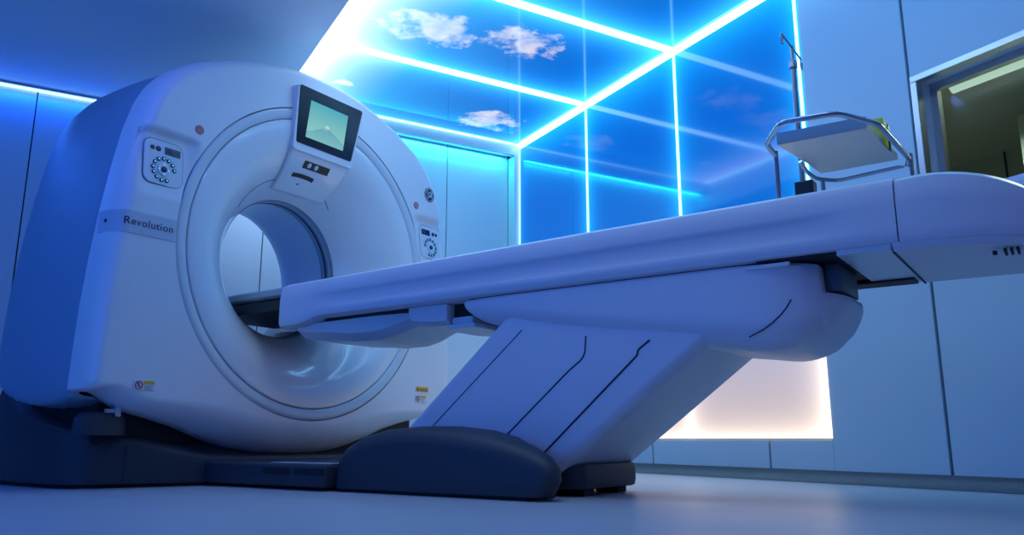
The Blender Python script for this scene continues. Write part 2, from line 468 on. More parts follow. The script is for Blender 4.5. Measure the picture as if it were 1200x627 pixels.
# control room beyond the window
CR = 6.6
structure('wall_5', bx(CR, CR+.1, -1.0, 5.6, 0, 2.6), M['ctrlwall'], smooth=False)
structure('wall_6', bx(RW+.12, CR, 5.5, 5.6, 0, 2.6), M['ctrlwall'], smooth=False)
structure('wall_7', bx(RW+.12, CR, -1.1, -1.0, 0, 2.6), M['ctrlwall'], smooth=False)
structure('ceiling', bx(RW+.12, CR+.1, -1.1, 5.6, 2.50, 2.6), M['ctrlceil'], smooth=False)
structure('floor', bx(RW+.12, CR+.1, -1.1, 5.6, -0.1, 0.0), M['ctrlwall'], smooth=False)
for s in (2.2, 3.4, 4.4):
    structure('trim_3', bx(CR-.012, CR, s-.006, s+.006, 0.1, 2.49), M['joint'], smooth=False)
t = empty('tube_light', 'R', (4.72, 2.1, 2.30), 'white fluorescent batten on the control room ceiling seen through the window', 'ceiling light')
obj('housing', bx(4.65, 4.79, 1.2, 2.70, 2.33, 2.50, bev=.006), M['ctrlceil'], t, smooth=False)
bm = bmesh.new(); prism(bm, [(4.68+.08*k/8, 2.331-.030*sin(pi*k/8)) for k in range(9)], lambda p: (p[0], 1.21, p[1]), lambda p: (p[0], 2.69, p[1]))
obj('diffuser', bm, M['tube'], t)
t = empty('tall_cabinet', 'R', (5.7, 2.2, 0), 'tall plain cabinet in the control room at the right edge of the window', 'cabinet')
obj('carcass', bx(5.42, 6.0, 1.4, 2.68, 0, 2.30, bev=.004), M['ctrlwall'], t, smooth=False)
for a, b_ in ((1.405, 2.03), (2.04, 2.675)):
    d = obj('door', bx(5.40, 5.42, a, b_, .08, 2.28, bev=.003), M['ctrlwall'], t, smooth=False)
    obj('handle', bx(5.375, 5.40, (b_-.05 if a < 2 else a+.035), (b_-.035 if a < 2 else a+.05), 1.0, 1.16, bev=.003), M['metal'], d, smooth=False)

# --------------------------------------------- back-lit sky ceiling and wall mural
def uvplane(bm, verts, uvs):
    vs = [bm.verts.new(v) for v in verts]; f = bm.faces.new(vs)
    ul = bm.loops.layers.uv.verify()
    for l, u in zip(f.loops, uvs): l[ul].uv = u
    return f

def panel_box(axis, a0, a1, b0, b1, c0, c1):
    """thin solid panel with UVs in metres; axis 'z' = ceiling (uv = x,s), 'x' = wall (uv = s,z)"""
    if axis == 'z': bm = bx(a0, a1, b0, b1, c0, c1)
    else: bm = bx(c0, c1, a0, a1, b0, b1)
    ul = bm.loops.layers.uv.verify()
    for f in bm.faces:
        for l in f.loops:
            l[ul].uv = (l.vert.co.x, l.vert.co.y) if axis == 'z' else (l.vert.co.y, l.vert.co.z)
    return bm
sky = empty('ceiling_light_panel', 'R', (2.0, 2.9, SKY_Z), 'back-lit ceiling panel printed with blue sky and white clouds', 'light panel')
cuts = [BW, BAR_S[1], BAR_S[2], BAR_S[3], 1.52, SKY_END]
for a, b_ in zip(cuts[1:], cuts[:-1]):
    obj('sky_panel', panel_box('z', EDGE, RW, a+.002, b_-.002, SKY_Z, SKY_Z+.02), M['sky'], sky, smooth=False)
for s in (BAR_S[1], BAR_S[2], BAR_S[3], 1.52):
    obj('led_bar', bx(EDGE, RW-.03, s-.030, s+.030, SKY_Z-.006, SKY_Z-.0005, bev=.002, seg=1), M['bar'], sky, smooth=False)
obj('led_bar', bx(RW-.032, RW-.009, SKY_END, BW, SKY_Z-.006, SKY_Z-.0005, bev=.002, seg=1), M['bar'], sky, smooth=False)
obj('led_bar', bx(EDGE+.002, EDGE+.05, SKY_END, BW, SKY_Z-.006, SKY_Z-.0005, bev=.002, seg=1), M['bar'], sky, smooth=False)
obj('led_bar', bx(EDGE, RW, BW-.03, BW-.001, SKY_Z-.006, SKY_Z-.0005, bev=.001, seg=1), M['barthin'], sky, smooth=False)

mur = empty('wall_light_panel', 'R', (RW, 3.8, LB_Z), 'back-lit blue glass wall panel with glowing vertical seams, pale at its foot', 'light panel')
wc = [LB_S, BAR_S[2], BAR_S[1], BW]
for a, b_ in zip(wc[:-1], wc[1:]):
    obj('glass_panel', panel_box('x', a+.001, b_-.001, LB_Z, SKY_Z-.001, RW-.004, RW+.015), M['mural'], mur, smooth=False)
obj('led_bar', bx(RW-.0075, RW-.0045, LB_S+.02, BW, SKY_Z-.034, SKY_Z-.008, bev=.001, seg=1), M['bar'], mur, smooth=False)
for s, hw in ((LB_S, .010), (BAR_S[2], .011), (BAR_S[1], .011), (BW-.012, .008)):
    obj('led_bar', bx(RW-.0075, RW-.0045, s-hw+(.01 if s == LB_S else 0), s+hw+(.01 if s == LB_S else 0), LB_Z+.55, SKY_Z-.036, bev=.001, seg=1), M['barthin'], mur, smooth=False)
obj('led_bar', bx(RW-.0075, RW-.0045, LB_S, LB_S+.02, LB_Z, LB_Z+.55, bev=.001, seg=1), M['barwarm'], mur, smooth=False)
obj('led_bar', bx(RW-.0075, RW-.0045, LB_S+.02, BW, LB_Z, LB_Z+.018, bev=.001, seg=1), M['barwarm'], mur, smooth=False)

# ================================================================== CT GANTRY
GA = empty('ct_gantry', 'G', (0, 0.4, 0), 'white ring-shaped CT scanner gantry with a round bore and a small screen on top', 'CT scanner')
CZ = ISO
half = [(0, 1.985), (.12, 1.982), (.25, 1.966), (.40, 1.928), (.55, 1.876), (.70, 1.80), (.80, 1.725), (.865, 1.64), (.905, 1.55), (.94, 1.42), (.97, 1.25), (.995, 1.07), (1.015, .88), (1.028, .70), (1.034, .52), (1.036, .37), (1.030, .338), (.985, .366), (.965, .366), (.85, .302), (.83, .296), (.70, .268), (.58, .235), (.46, .190), (.34, .152), (.22, .128), (.11, .118), (0, .115)]
outline = [(x, z) for x, z in half] + [(-x, z) for x, z in reversed(half[1:-1])]
def out_r(th):
    """distance from the bore axis to the outline in direction th"""
    dx, dz = cos(th), sin(th); best = 0
    n = len(outline)
    for i in range(n):
        x0, z0 = outline[i]; x1, z1 = outline[(i+1) % n]; z0 -= CZ; z1 -= CZ
        ex_, ez_ = x1-x0, z1-z0
        det = dx*(-ez_) + dz*ex_
        if abs(det) < 1e-12: continue
        r = (x0*(-ez_) + z0*ex_)/det; u = (dx*z0 - dz*x0)/det
        if r > 0 and -1e-6 <= u <= 1+1e-6: best = max(best, r)
    return best
NA = 480
ANG = [2*pi*k/NA for k in range(NA)]
RO = [out_r(a) for a in ANG]
# slight smoothing so the corners are moulded, not cut
for _ in range(1): RO = [(RO[i-1]+2*RO[i]+RO[(i+1) % NA])/4 for i in range(NA)]

def sstep(a, b, x):
    t = max(0, min(1, (x-a)/(b-a))); return t*t*(3-2*t)
def pocket(x, z):
    """depth of the scooped recess around each control panel"""
    x = abs(x)
    u = x-0.825; 
    f = sstep(-.165, -.085, u)*(1-sstep(.085, .14, u))
    f *= (1-sstep(1.405, 1.425, z))
    ramp = max(0, min(1, (z-1.14)/(1.40-1.14)))
    return 0.026*f*ramp**0.8
def bevw(a):
    s = sin(a)
    return 0.055 + 0.085*sstep(0.55, 0.95, -s)
def cover_y(x, z, d, w, a):
    """depth of the front cover at distance d from its edge"""
    y = 0.0
    if d < w:
        t = 1 - d/w
        y += (0.10 + 0.06*sstep(0.5, 0.95, -sin(a)))*(1-sqrt(max(0, 1-t*t)))*1.0
    # gentle crown: the whole face falls back away from the ring
    r = sqrt(x*x+(z-CZ)**2)
    y += 0.035*max(0, (r-0.76))**1.5
    return y
fr_in = [i/26 for i in range(27)]
rings = []
for kf in range(40):
    ring = []
    for a, ro in zip(ANG, RO):
        w_ = bevw(a); r0 = 0.7535
        if kf < 28: r = r0 + (ro-w_-r0)*kf/27
        else:
            q = (kf-27)/12; r = ro - w_*(1-sin(q*pi/2))
        x = r*cos(a); z = CZ + r*sin(a)
        ring.append((x, cover_y(x, z, ro-r, w_, a) + (pocket(x, z) if kf < 34 else 0), z))
    rings.append(ring)
last = rings[-1]
rings.append([(p[0], p[1]+.05, p[2]) for p in last])
rings.append([(p[0]*.97, p[1]+.05, CZ+(p[2]-CZ)*.97) for p in last])
inner = [[(0.7535*cos(a), 0.03, CZ+0.7535*sin(a)) for a in ANG]]
bm = bmesh.new(); loft(bm, inner+rings, False, False)
obj('front_cover', bm, M['white'], GA, angle=50, label='white front cover around the bore ring')

def revolve(prof, n=240):
    bm = bmesh.new()
    loft(bm, [[(r*cos(2*pi*k/n), y, CZ+r*sin(2*pi*k/n)) for k in range(n)] for r, y in prof], False, False)
    return bm
obj('ring_trim', revolve([(.7535, .03), (.749, .03), (.749, .006), (.745, .002), (.735, .0), (.715, .004), (.703, .009), (.700, .013), (.700, .03)]), M['ring'], GA, label='pale ring around the bore funnel')
obj('groove', revolve([(.762, .028), (.69, .028), (.69, .034), (.762, .034)]), M['groove'], GA)
fun = [(.6965, .03), (.6965, .012), (.692, .007), (.68, .006)]
for k in range(1, 29):
    q = 1-(1-k/28)**1.25                       # 0 at the ring, 1 at the throat
    fun.append((.68-.33*q, .006+.274*q**2.1))
obj('funnel', revolve(fun), M['funnel'], GA)
obj('scan_window', revolve([(.350, .281), (.346, .285), (.346, .300), (.341, .303), (.341, .318), (.346, .321), (.346, .335), (.341, .338), (.341, .352), (.346, .356), (.346, .37)]), M['side'], GA, label='grooved band just inside the bore')
obj('bore_groove', revolve([(.3485, .2795), (.3485, .372), (.36, .372), (.36, .2795)]), M['groove'], GA)
obj('bore_line', revolve([(.3402, .322), (.3402, .333), (.35, .333), (.35, .322)]), M['groove'], GA)
rear = [(.345, .37), (.342, .40), (.342, .58)]
for k in range(1, 17):
    a = pi/2*k/16
    rear.append((.342 + .26*(1-cos(a))**1.0, .58+.29*sin(a)))
rear += [(.64, .88)]
obj('bore_liner', revolve(rear), M['bore'], GA)
# thin arc groove on the funnel above the bore
bm = bmesh.new(); pts = []
def fun_y(r):
    tab = sorted([(p[0], p[1]) for p in fun[2:]])
    return interp(tab, r)
for k in range(41):
    a = radians(146 - 88*k/40); r = .435 - .03*abs((k-20)/20)**3
    pts.append((r*cos(a), fun_y(r)-.0008, CZ+r*sin(a)))
tube(bm, pts, .0016, 6)
obj('funnel_seam', bm, M['groove'], GA)

# side and rear cover
half2 = [h_ for h_ in half if h_[1] > .5] + [(1.037, .40), (1.03, .335), (1.005, .305), (.95, .296), (.80, .288), (.60, .24), (.40, .19), (.2, .17), (0, .165)]
outline_front = outline
outline = [(x, z) for x, z in half2] + [(-x, z) for x, z in reversed(half2[1:-1])]
RO2 = [out_r(a) for a in ANG]
for _ in range(2): RO2 = [(RO2[i-1]+2*RO2[i]+RO2[(i+1) % NA])/4 for i in range(NA)]
outline = outline_front
def sidecover():
    rings = []
    ys = [(.158, .972), (.160, .988), (.168, .993), (.25, 1.002), (.42, 1.012), (.60, 1.014), (.72, 1.006), (.79, .990), (.84, .962), (.866, .92), (.876, .86)]
    dy = [.158, .160, .168] + [.168+(.80-.168)*k/26 for k in range(1, 26)] + [.80, .82, .84, .855, .866, .876]
    for y in dy:
        sc = sinterp(ys, y); ring = []
        for a, ro in zip(ANG, RO2):
            r = ro*sc; x = r*cos(a); z = CZ+r*sin(a)
            low = .300 + .9*(y-.36)**2          # the underside sweeps up towards front and back
            if z < .62: z = max(z, low) if z < low-.02 else (z+low)/2 + sqrt(((z-low)/2)**2+.0002)
            ring.append((x, y, z))
        rings.append(ring)
    rings.append([(.64*cos(a), .88, CZ+.64*sin(a)) for a in ANG])
    return rings
bm = bmesh.new(); loft(bm, sidecover(), False, False)
obj('side_cover', bm, M['side'], GA, angle=60, label='blue-grey side and rear cover')

# dark inner chassis seen through the notch at the foot of the cover
bm = bmesh.new(); box(bm, -.90, .90, .19, .74, .16, .42, .02)
obj('chassis', bm, M['black'], GA, smooth=False)
bm = bmesh.new(); box(bm, -.868, -.845, .112, .135, .27, .36, .003); box(bm, -.905, -.868, .115, .13, .285, .300, .002)
obj('bracket', bm, M['metal'], GA, smooth=False)
bm = bmesh.new(); loft(bm, [[(-.90+.10*cos(t)*q, .16+.06*sin(t)*q, z) for t in [2*pi*k/24 for k in range(24)]] for q, z in ((.98, .20), (1, .22), (.95, .265), (.75, .285))])
obj('corner_pad', bm, M['navy'], GA)

# plinth
foot = [(-.93, .96), (-.965, .70), (-.972, .36), (-.95, .27), (-.88, .20), (-.78, .165), (-.62, .10), (-.50, .055), (-.30, .05), (0, .05), (.30, .05), (.50, .055), (.62, .10), (.78, .165), (.88, .20), (.95, .27), (.972, .36), (.965, .70), (.93, .96)]
def shrink(poly, k):
    return [(x*(1-k), .50+(y-.50)*(1-k)) for x, y in poly]
PT_ = [(.05, .118), (.10, .150), (.165, .195), (.226, .215), (.37, .250), (.66, .290), (.96, .42)]
bm = bmesh.new(); rr = []
for k, f in ((.02, None), (.0, .02), (0, .5), (0, .86), (.008, .95), (.03, 1.0), (.12, 1.03)):
    rr.append([(x, y, .012 if f is None else .012 + f*(interp(PT_, y0)-.012)) for (x, y), (x0, y0) in zip(shrink(foot, k), foot)])
loft(bm, rr)
obj('plinth', bm, M['navy'], GA, angle=40, label='dark blue-grey floor plinth')
bm = bmesh.new(); loft(bm, [[(x, y, z) for x, y in shrink(foot, .035)] for z in (.0005, .014)])
obj('toe_strip', bm, M['black'], GA, smooth=False)
for sx_ in (-1, 1): obj('plinth_seam', bx(sx_*.782-.0015, sx_*.782+.0015, .160, .2, .02, .165), M['groove'], GA, smooth=False)
# docking sill between plinth and table
bm = bmesh.new(); box(bm, -.50, .50, -.66, .08, .012, .097, .014, 3)
dk = obj('docking_sill', bm, M['navy'], GA, label='low dark sill running to the table base')
for y0, y1 in ((-.475, -.32), (-.655, -.50)):
    bm = bmesh.new(); box(bm, -.5015, -.497, y0, y1, .056, .080); obj('slot', bm, M['black'], dk, smooth=False)
    bm = bmesh.new(); box(bm, -.47, -.40, y0, y1, .0965, .0985); obj('tread', bm, M['band'], dk, smooth=False)

# -- things on the front face
FY = lambda x, z: cover_y(x, z, 9, .05, 0) 
# lettering band
bm = bmesh.new()
pl = [(-1.008, .972), (-.757, .972), (-.7545, 1.055), (-1.000, 1.055)]
xs = [-.757-.0105*k for k in range(25)]
def surf_y(x, z):
    a = math.atan2(z-CZ, x) % (2*pi); ro = RO[int(round(a/(2*pi)*NA)) % NA]
    return cover_y(x, z, max(0.0, ro-sqrt(x*x+(z-CZ)**2)), bevw(a), a)
def band_y(x): return min(surf_y(x, .968), surf_y(x, 1.056))
rr = []
for x in xs:
    y = band_y(x)
    rr.append([(x, y-.003, .968), (x, y-.003, 1.056), (x, y+.02, 1.056), (x, y+.02, .968)])
loft(bm, rr)
bd = obj('name_band', bm, M['band'], GA, label='grey band with lettering')
bm = text_bm('Revolution', .0425, .0006, spacing=1.1)
for v in bm.verts: v.co = Vector((v.co.x-.871, band_y(v.co.x-.871)-.0038 - v.co.z, v.co.y+1.014))
obj('lettering', bm, M['ink'], bd, smooth=False)
bm = bmesh.new(); loft(bm, [[(-1.004+.007*cos(t), band_y(-1.004)-.0065+q*3, 1.014+.007*sin(t)) for t in [2*pi*k/16 for k in range(16)]] for q in (0, .002)])
obj('key_hole', bm, M['ink'], bd)
# thin seam below the band continuing round
def disc(bm, x, y, z, r, t=.002, n=28, ry=0):
    loft(bm, [[(x+r*q*cos(2*pi*k/n), yy, z+r*q*sin(2*pi*k/n)) for k in range(n)] for yy, q in ((y+.002, 1), (y-t*.6, 1), (y-t, .96))])
    return bm

# control panels
def control_panel(side):
    cx, cz = side*.828, 1.285
    y = FY(cx, cz) + pocket(cx, 1.285)
    tilt = math.atan2(pocket(cx, 1.37)-pocket(cx, 1.2), .17)
    def P(u, v, h):      # panel plane
        return (cx+u, y + v*math.tan(tilt) - h, cz+v)
    bm = bmesh.new()
    poly = rrect(.172, .190, .035)
    loft(bm, [[P(a*.99, b*.99, -.012) for a, b in poly], [P(a, b, .003) for a, b in poly], [P(a*.97, b*.97, .006) for a, b in poly]])
    p = obj('control_panel', bm, M['dial'], GA, label='control panel %s of the bore' % ('left' if side < 0 else 'right'))
    bm = bmesh.new()
    tube(bm, [P(a*1.02, b*1.02, .0005) for a, b in rrect(.172, .190, .035)], .0013, 6, closed=True)
    obj('panel_seam', bm, M['groove'], p)
    dxs = -side*-1
    def rect(bm, u0, u1, v0, v1, h0, h1): loft(bm, [[P(u, v, h) for u, v in ((u0, v0), (u1, v0), (u1, v1), (u0, v1))] for h in (h0, h1)])
    bm = bmesh.new(); s = -side
    a, b = sorted((s*(.002), s*(.072)))
    rect(bm, a, b, .040, .072, .004, .0072)
    d = obj('display', bm, M['lcd'], p, smooth=False)
    bm = bmesh.new(); c = (a+b)/2; rect(bm, c-.028, c-.003, .047, .066, .0072, .0075)
    obj('readout', bm, M['ink'], d, smooth=False)
    for u in (-.052, -.026):
        bm = bmesh.new(); r = .009 if u < -.04 else .011
        loft(bm, [[P(s*u+r*q*cos(2*pi*k/20), .056+r*q*sin(2*pi*k/20), h) for k in range(20)] for h, q in ((.004, 1), (.009, 1), (.010, .85))])
        obj('button', bm, M['btn'], p)
    c0 = (-.008*s*0, -.028)
    for k in range(11):
        an = radians(8 + k*28.0)
        u, v = c0[0]+.047*cos(an)*(1 if s > 0 else -1), c0[1]+.047*sin(an)
        bm = bmesh.new()
        loft(bm, [[P(u+.0088*q*cos(2*pi*i/14), v+.0088*q*sin(2*pi*i/14), h) for i in range(14)] for h, q in ((.004, 1), (.009, 1), (.010, .8))])
        bt = obj('button', bm, M['btn'], p)
        bm = bmesh.new(); q0 = .0048
        loft(bm, [[P(u+q0*cos(2*pi*i/3+k), v+q0*sin(2*pi*i/3+k), h) for i in range(3)] for h in (.0095, .0112)])
        obj('icon', bm, M['btnlit'], bt, smooth=False)
    bm = bmesh.new()
    loft(bm, [[P(c0[0]+.028*q*cos(2*pi*i/28), c0[1]+.028*q*sin(2*pi*i/28), h) for i in range(28)] for h, q in ((.004, 1.05), (.0105, 1.0), (.0115, .9), (.009, .55), (.009, .4))])
    dl = obj('dial', bm, M['ring'], p)
    bm = bmesh.new()
    loft(bm, [[P(c0[0]+.0125*q*cos(2*pi*i/20), c0[1]+.0125*q*sin(2*pi*i/20), h) for i in range(20)] for h, q in ((.006, 1), (.012, 1), (.013, .8))])
    obj('centre_button', bm, M['btn'], dl)
    for k in range(4):
        an = pi/2*k; bm = bmesh.new()
        u, v = c0[0]+.020*cos(an), c0[1]+.020*sin(an)
        loft(bm, [[P(u+.004*cos(an+2*pi*i/3), v+.004*sin(an+2*pi*i/3), h) for i in range(3)] for h in (.0105, .0123)])
        obj('arrow', bm, M['btnlit'], dl, smooth=False)
control_panel(-1); control_panel(1)

# red round stickers
for sx_ in (-1, 1):
    x, z = sx_*.688, 1.473; y = FY(x, z)
    while sqrt(x*x+(z-CZ)**2) < .775: x *= 1.01; z += .002
    st = obj('laser_sticker', disc(bmesh.new(), x, y-.001, z, .020), M['red'], GA)
    bm = bmesh.new()
    for k in range(8):
        a = pi/4*k
        tube(bm, [(x+.004*cos(a), y-.0035, z+.004*sin(a)), (x+.011*cos(a), y-.0035, z+.011*sin(a))], .0011, 5)
    tube(bm, [(x+.0155*cos(2*pi*k/24), y-.0032, z+.0155*sin(2*pi*k/24)) for k in range(24)], .0009, 5, closed=True)
    obj('symbol', bm, M['paper'], st)
# round script emblem on the right
x, z = .800, 1.562; y = FY(x, z)
em = obj('emblem', disc(bmesh.new(), x, y-.001, z, .042), M['ink'], GA, label='round dark emblem with pale script letters')
bm = bmesh.new()
tube(bm, [(x+.0365*cos(2*pi*k/40), y-.0036, z+.0365*sin(2*pi*k/40)) for k in range(40)], .0014, 5, closed=True)
for k in range(4):
    a0 = pi/2*k + pi/4; pts = []
    for i in range(12):
        t_ = i/11; a = a0 + .9*(t_-.3); r = .0345 - .012*t_*(1 if t_ < .7 else 1.6)
        pts.append((x+r*cos(a), y-.0036, z+r*sin(a)))
    tube(bm, pts, .0016, 5)
obj('emblem_ring', bm, M['paper'], em)
bm = text_bm('GE', .040, .0006, shear=.25, spacing=.8)
for v in bm.verts: v.co = Vector((v.co.x+x, y-.0036-v.co.z, v.co.y+z))
obj('emblem_letters', bm, M['paper'], em, smooth=False)

# warning labels at the foot of the cover
def warn(x, z, w_, mirrored=False):
    y = FY(x, z)
    a = math.atan2(z-CZ, x); ro = out_r(a); d = ro - sqrt(x*x+(z-CZ)**2)
    y = cover_y(x, z, d, bevw(a), a)
    bm = bmesh.new(); box(bm, x-w_/2, x+w_/2, y-.003, y+.004, z-.020, z+.020, .001, 1)
    p = obj('warning_label', bm, M['paper'], GA, smooth=False)
    bm = bmesh.new(); box(bm, x-w_/2+.042, x+w_/2-.003, y-.0036, y-.0028, z+.004, z+.017)
    obj('header', bm, M['orange'], p, smooth=False)
    bm = bmesh.new()
    for i in range(3): box(bm, x-w_/2+.045, x+w_/2-.010-.01*(i % 2), y-.0036, y-.0028, z-.004-.006*i, z-.0025-.006*i)
    obj('fine_print', bm, M['ink'], p, smooth=False)
    bm = bmesh.new(); cxx = x-w_/2+.021
    tube(bm, [(cxx+.0145*cos(2*pi*k/24), y-.0036, z+.0145*sin(2*pi*k/24)) for k in range(24)], .002, 5, closed=True)
    tube(bm, [(cxx-.0105, y-.0036, z+.0105), (cxx+.0105, y-.0036, z-.0105)], .0016, 5)
    obj('ban_sign', bm, M['red'], p)
    bm = bmesh.new(); tube(bm, [(cxx-.002, y-.0034, z+.009), (cxx+.001, y-.0034, z), (cxx-.006, y-.0034, z-.006)], .002, 5)
    obj('figure', bm, M['ink'], p)
warn(-.826, .388, .088)
warn(.765, .400, .088)
x, z = .775, .452; a = math.atan2(z-CZ, x); y = cover_y(x, z, out_r(a)-sqrt(x*x+(z-CZ)**2), bevw(a), a)
p = obj('warning_label', bx(x-.05, x+.05, y-.003, y+.004, z-.013, z+.013, bev=.001, seg=1), M['orange'], GA, smooth=False, label='orange warning strip with a triangle')
bm = bmesh.new(); loft(bm, [[(x-.036+.011*cos(pi/2+2*pi*i/3), y-h, z-.002+.011*sin(pi/2+2*pi*i/3)) for i in range(3)] for h in (.0028, .0037)])
for i in range(2): box(bm, x-.018, x+.044, y-.0037, y-.0028, z-.002-.007*i, z+.001-.007*i)
obj('triangle', bm, M['ink'], p, smooth=False)

# ---- display head above the bore
def H(u, v, h):          # plane of the screen: u across, v up, h out of it ; leans forward at the top
    z0 = 1.575; tl = radians(8)
    return (u, .018 - v*sin(tl) - h*cos(tl), z0 + v*cos(tl)*.915 - h*sin(tl))
def trap(w0, w1, h0, h1, r, arch=0.0, n=6):
    """rounded trapezoid: widths w0 (bottom) w1 (top)"""
    out = []
    H_ = h1-h0
    for px, py in rrect(1, 1, r, n):
        t_ = py+.5; w_ = w0+(w1-w0)*t_
        out.append((px*w_, h0+t_*H_ + (arch*(1-(2*px)**2)*t_)))
    return out
bm = bmesh.new()
P0 = trap(.385, .430, -.03, .315, .045, .012)
loft(bm, [[(H(u, v, -.02)[0]*1.0, .16+.0*v, H(u, v, -.02)[2]) for u, v in P0], [H(u, v, -.02) for u, v in P0], [H(u, v, .010) for u, v in P0], [H(u*.985, v*.985+.002, .018) for u, v in P0]])
hd = obj('display_head', bm, M['white'], GA, angle=40, label='white housing that carries the screen')
bm = bmesh.new(); P1 = trap(.355, .412, .010, .312, .03, .012)
loft(bm, [[H(u, v, .015) for u, v in P1], [H(u, v, .0195) for u, v in P1], [H(u*.985, v*.99+.001, .021) for u, v in P1]])
bz = obj('bezel', bm, M['bezel'], hd, label='glossy black bezel')
bm = bmesh.new()
q = [(-.130, .052), (.112, .052), (.112, .252), (-.130, .252)]
uvplane(bm, [H(u, v, .0225) for u, v in q], [(0, 0), (1, 0), (1, 1), (0, 1)])
ext = bmesh.ops.extrude_face_region(bm, geom=list(bm.faces))
for v in [e for e in ext['geom'] if isinstance(e, bmesh.types.BMVert)]: v.co += Vector((0, .004, 0))
scr = obj('screen', bm, M['screen'], hd, smooth=False, label='lit screen showing a snow-capped mountain')
# sloping console below the screen, running into the funnel
bm = bmesh.new()
cons = [(1.562, .016, .190), (1.530, .030, .184), (1.485, .060, .176), (1.43, .112, .166), (1.385, .172, .158)]
rr = []
for z, y, hw in cons:
    rr.append([(-hw-.02, y+.12, z+.02), (-hw, y+.008, z), (-hw+.010, y, z), (0, y-.002, z), (hw-.010, y, z), (hw, y+.008, z), (hw+.02, y+.12, z+.02)])
loft(bm, rr)
cs = obj('console', bm, M['funnel'], GA, angle=30, label='sloping console below the screen')
def Cn(u, v, h=0):       # on the console face, v = height
    tab = sorted((z, y) for z, y, _ in cons); y = interp(tab, v)
    return (u, y-h-.002, v)
def plate(u0, u1, v0, v1, h=.002, curve=0.0):
    bm = bmesh.new(); rings = []
    n = 8
    for k in range(n+1):
        u = u0+(u1-u0)*k/n; cc = curve*((2*k/n-1)**2)
        a, b_ = v0-cc, v1-cc
        rings.append([Cn(u, a, -.004), Cn(u, a, h), Cn(u, b_, h), Cn(u, b_, -.004)])
    loft(bm, rings); return bm
sp = obj('sensor_plate', plate(-.085, .075, 1.487, 1.520), M['bezel'], cs, smooth=False)
for u in (-.052, -.008):
    bm = bmesh.new(); loft(bm, [[Cn(u+.011*q*cos(2*pi*k/20), 1.503+.011*q*sin(2*pi*k/20), h) for k in range(20)] for h, q in ((.001, 1), (.005, 1), (.007, .7))])
    obj('lens', bm, M['ring'], sp)
obj('slot', plate(-.115, .015, 1.447, 1.463, .002, .004), M['bezel'], cs, smooth=False)
bm = bmesh.new(); loft(bm, [[Cn(-.055+.004*cos(2*pi*k/12), 1.422+.004*sin(2*pi*k/12), h) for k in range(12)] for h in (-.002, .002)])
obj('microphone_hole', bm, M['groove'], cs)

# ================================================================== PATIENT TABLE
PT = empty('patient_table', 'G', (0, -1.3, 0), 'long white scanner table on a slanted pedestal, sliding into the bore', 'patient table')
def body_ring(y, w_, zb, zt, ch=0.0, rt=.03, rb=.02, dish=0.02):
    """cross-section of the table top: shaped sides with a shallow channel ch, dished top"""
    H_ = zt-zb
    side = [(w_-rb, zb), (w_-rb*.3, zb+rb*.3), (w_, zb+rb), (w_, zb+.20*H_), (w_-.2*ch, zb+.23*H_), (w_-ch, zb+.29*H_), (w_-ch, zb+.50*H_), (w_-.5*ch, zb+.545*H_), (w_-.1*ch, zb+.58*H_), (w_, zb+.62*H_), (w_-.004, zt-rt), (w_-.012, zt-rt*.35), (w_-rt, zt), (w_-rt-.03, zt-.003), (w_*.55, zt-dish*.6), (w_*.2, zt-dish)]
    return [(x, y, z) for x, z in side] + [(-x, y, z) for x, z in reversed(side)]
def tz(y): return .857 + (-y)*.0100            # top edge height along the table
rr = []
for y in [-.055, -.06, -.075, -.10, -.14, -.20, -.27, -.32, -.36, -.42, -.7, -1.2, -1.7, -2.2, -2.34, -2.40, -2.45, -2.50, -2.585]:
    if y > -.1: w_ = .28 - .05*(1-sqrt(max(0, 1-((y+.10)/.05)**2)))
    else: w_ = .28
    ch = .0065*sstep(.30, .44, -y)*(1-sstep(2.36, 2.46, -y))
    zb = .694 - .0*(y)
    if y > -.30: zb = .694 - .028*sstep(-.30, -.24, y)
    rr.append(body_ring(y, w_, zb, tz(y), ch))
bm = bmesh.new(); loft(bm, rr)
obj('table_body', bm, M['table'], PT, angle=28, label='long white table body with a channel along its side')
# rounded tail
rr = []
for k in range(0, 21):
    t_ = k/20; y = -2.589 - .43*sin(t_*pi/2)
    w_ = max(.282*cos(t_*pi/2)**.65, .02)
    zt = .883 + .012*sin(pi*min(1, t_*2)) - .24*t_**1.75
    zb = .692-.045*t_**2
    rr.append(body_ring(y, w_, zb, max(zt, zb+.03), 0, .03*(1-t_)+.02, .015, .02*(1-t_)))
bm = bmesh.new(); loft(bm, rr)
obj('tail_cover', bm, M['table'], PT, angle=30, label='rounded white end cover of the table')
# underside plates of the tail
bm = bmesh.new(); rr = []
for k in range(0, 13):
    t_ = k/12; y = -2.57 - .425*sin(t_*pi/2); w_ = max(.02, .276*cos(t_*pi/2)**.65)
    zb = .688-.045*t_**2
    rr.append([(w_, y, zb), (w_-.01, y, zb-.012), (-w_+.01, y, zb-.012), (-w_, y, zb), (-w_, y, zb+.01), (w_, y, zb+.01)])
loft(bm, rr); ut = obj('tail_underside', bm, M['table'], PT, angle=40)
for i in range(3):
    bm = bmesh.new(); box(bm, -.200, -.140, -2.822-.014*i, -2.816-.014*i, .655, .664)
    obj('vent', bm, M['black'], ut, smooth=False)
bm = bmesh.new(); box(bm, -.180, -.165, -2.80, -2.79, .655, .664); obj('screw', bm, M['black'], ut, smooth=False)
bm = bmesh.new(); box(bm, -.268, .272, -2.565, -2.425, .682, .70, .002, 1)
up = obj('underside_plate', bm, M['ring'], PT, smooth=False)
obj('gap', bx(.18, .268, -2.55, -2.30, .675, .683), M['black'], up, smooth=False)
obj('gap', bx(-.262, .272, -2.572, -2.567, .673, .70), M['black'], up, smooth=False)
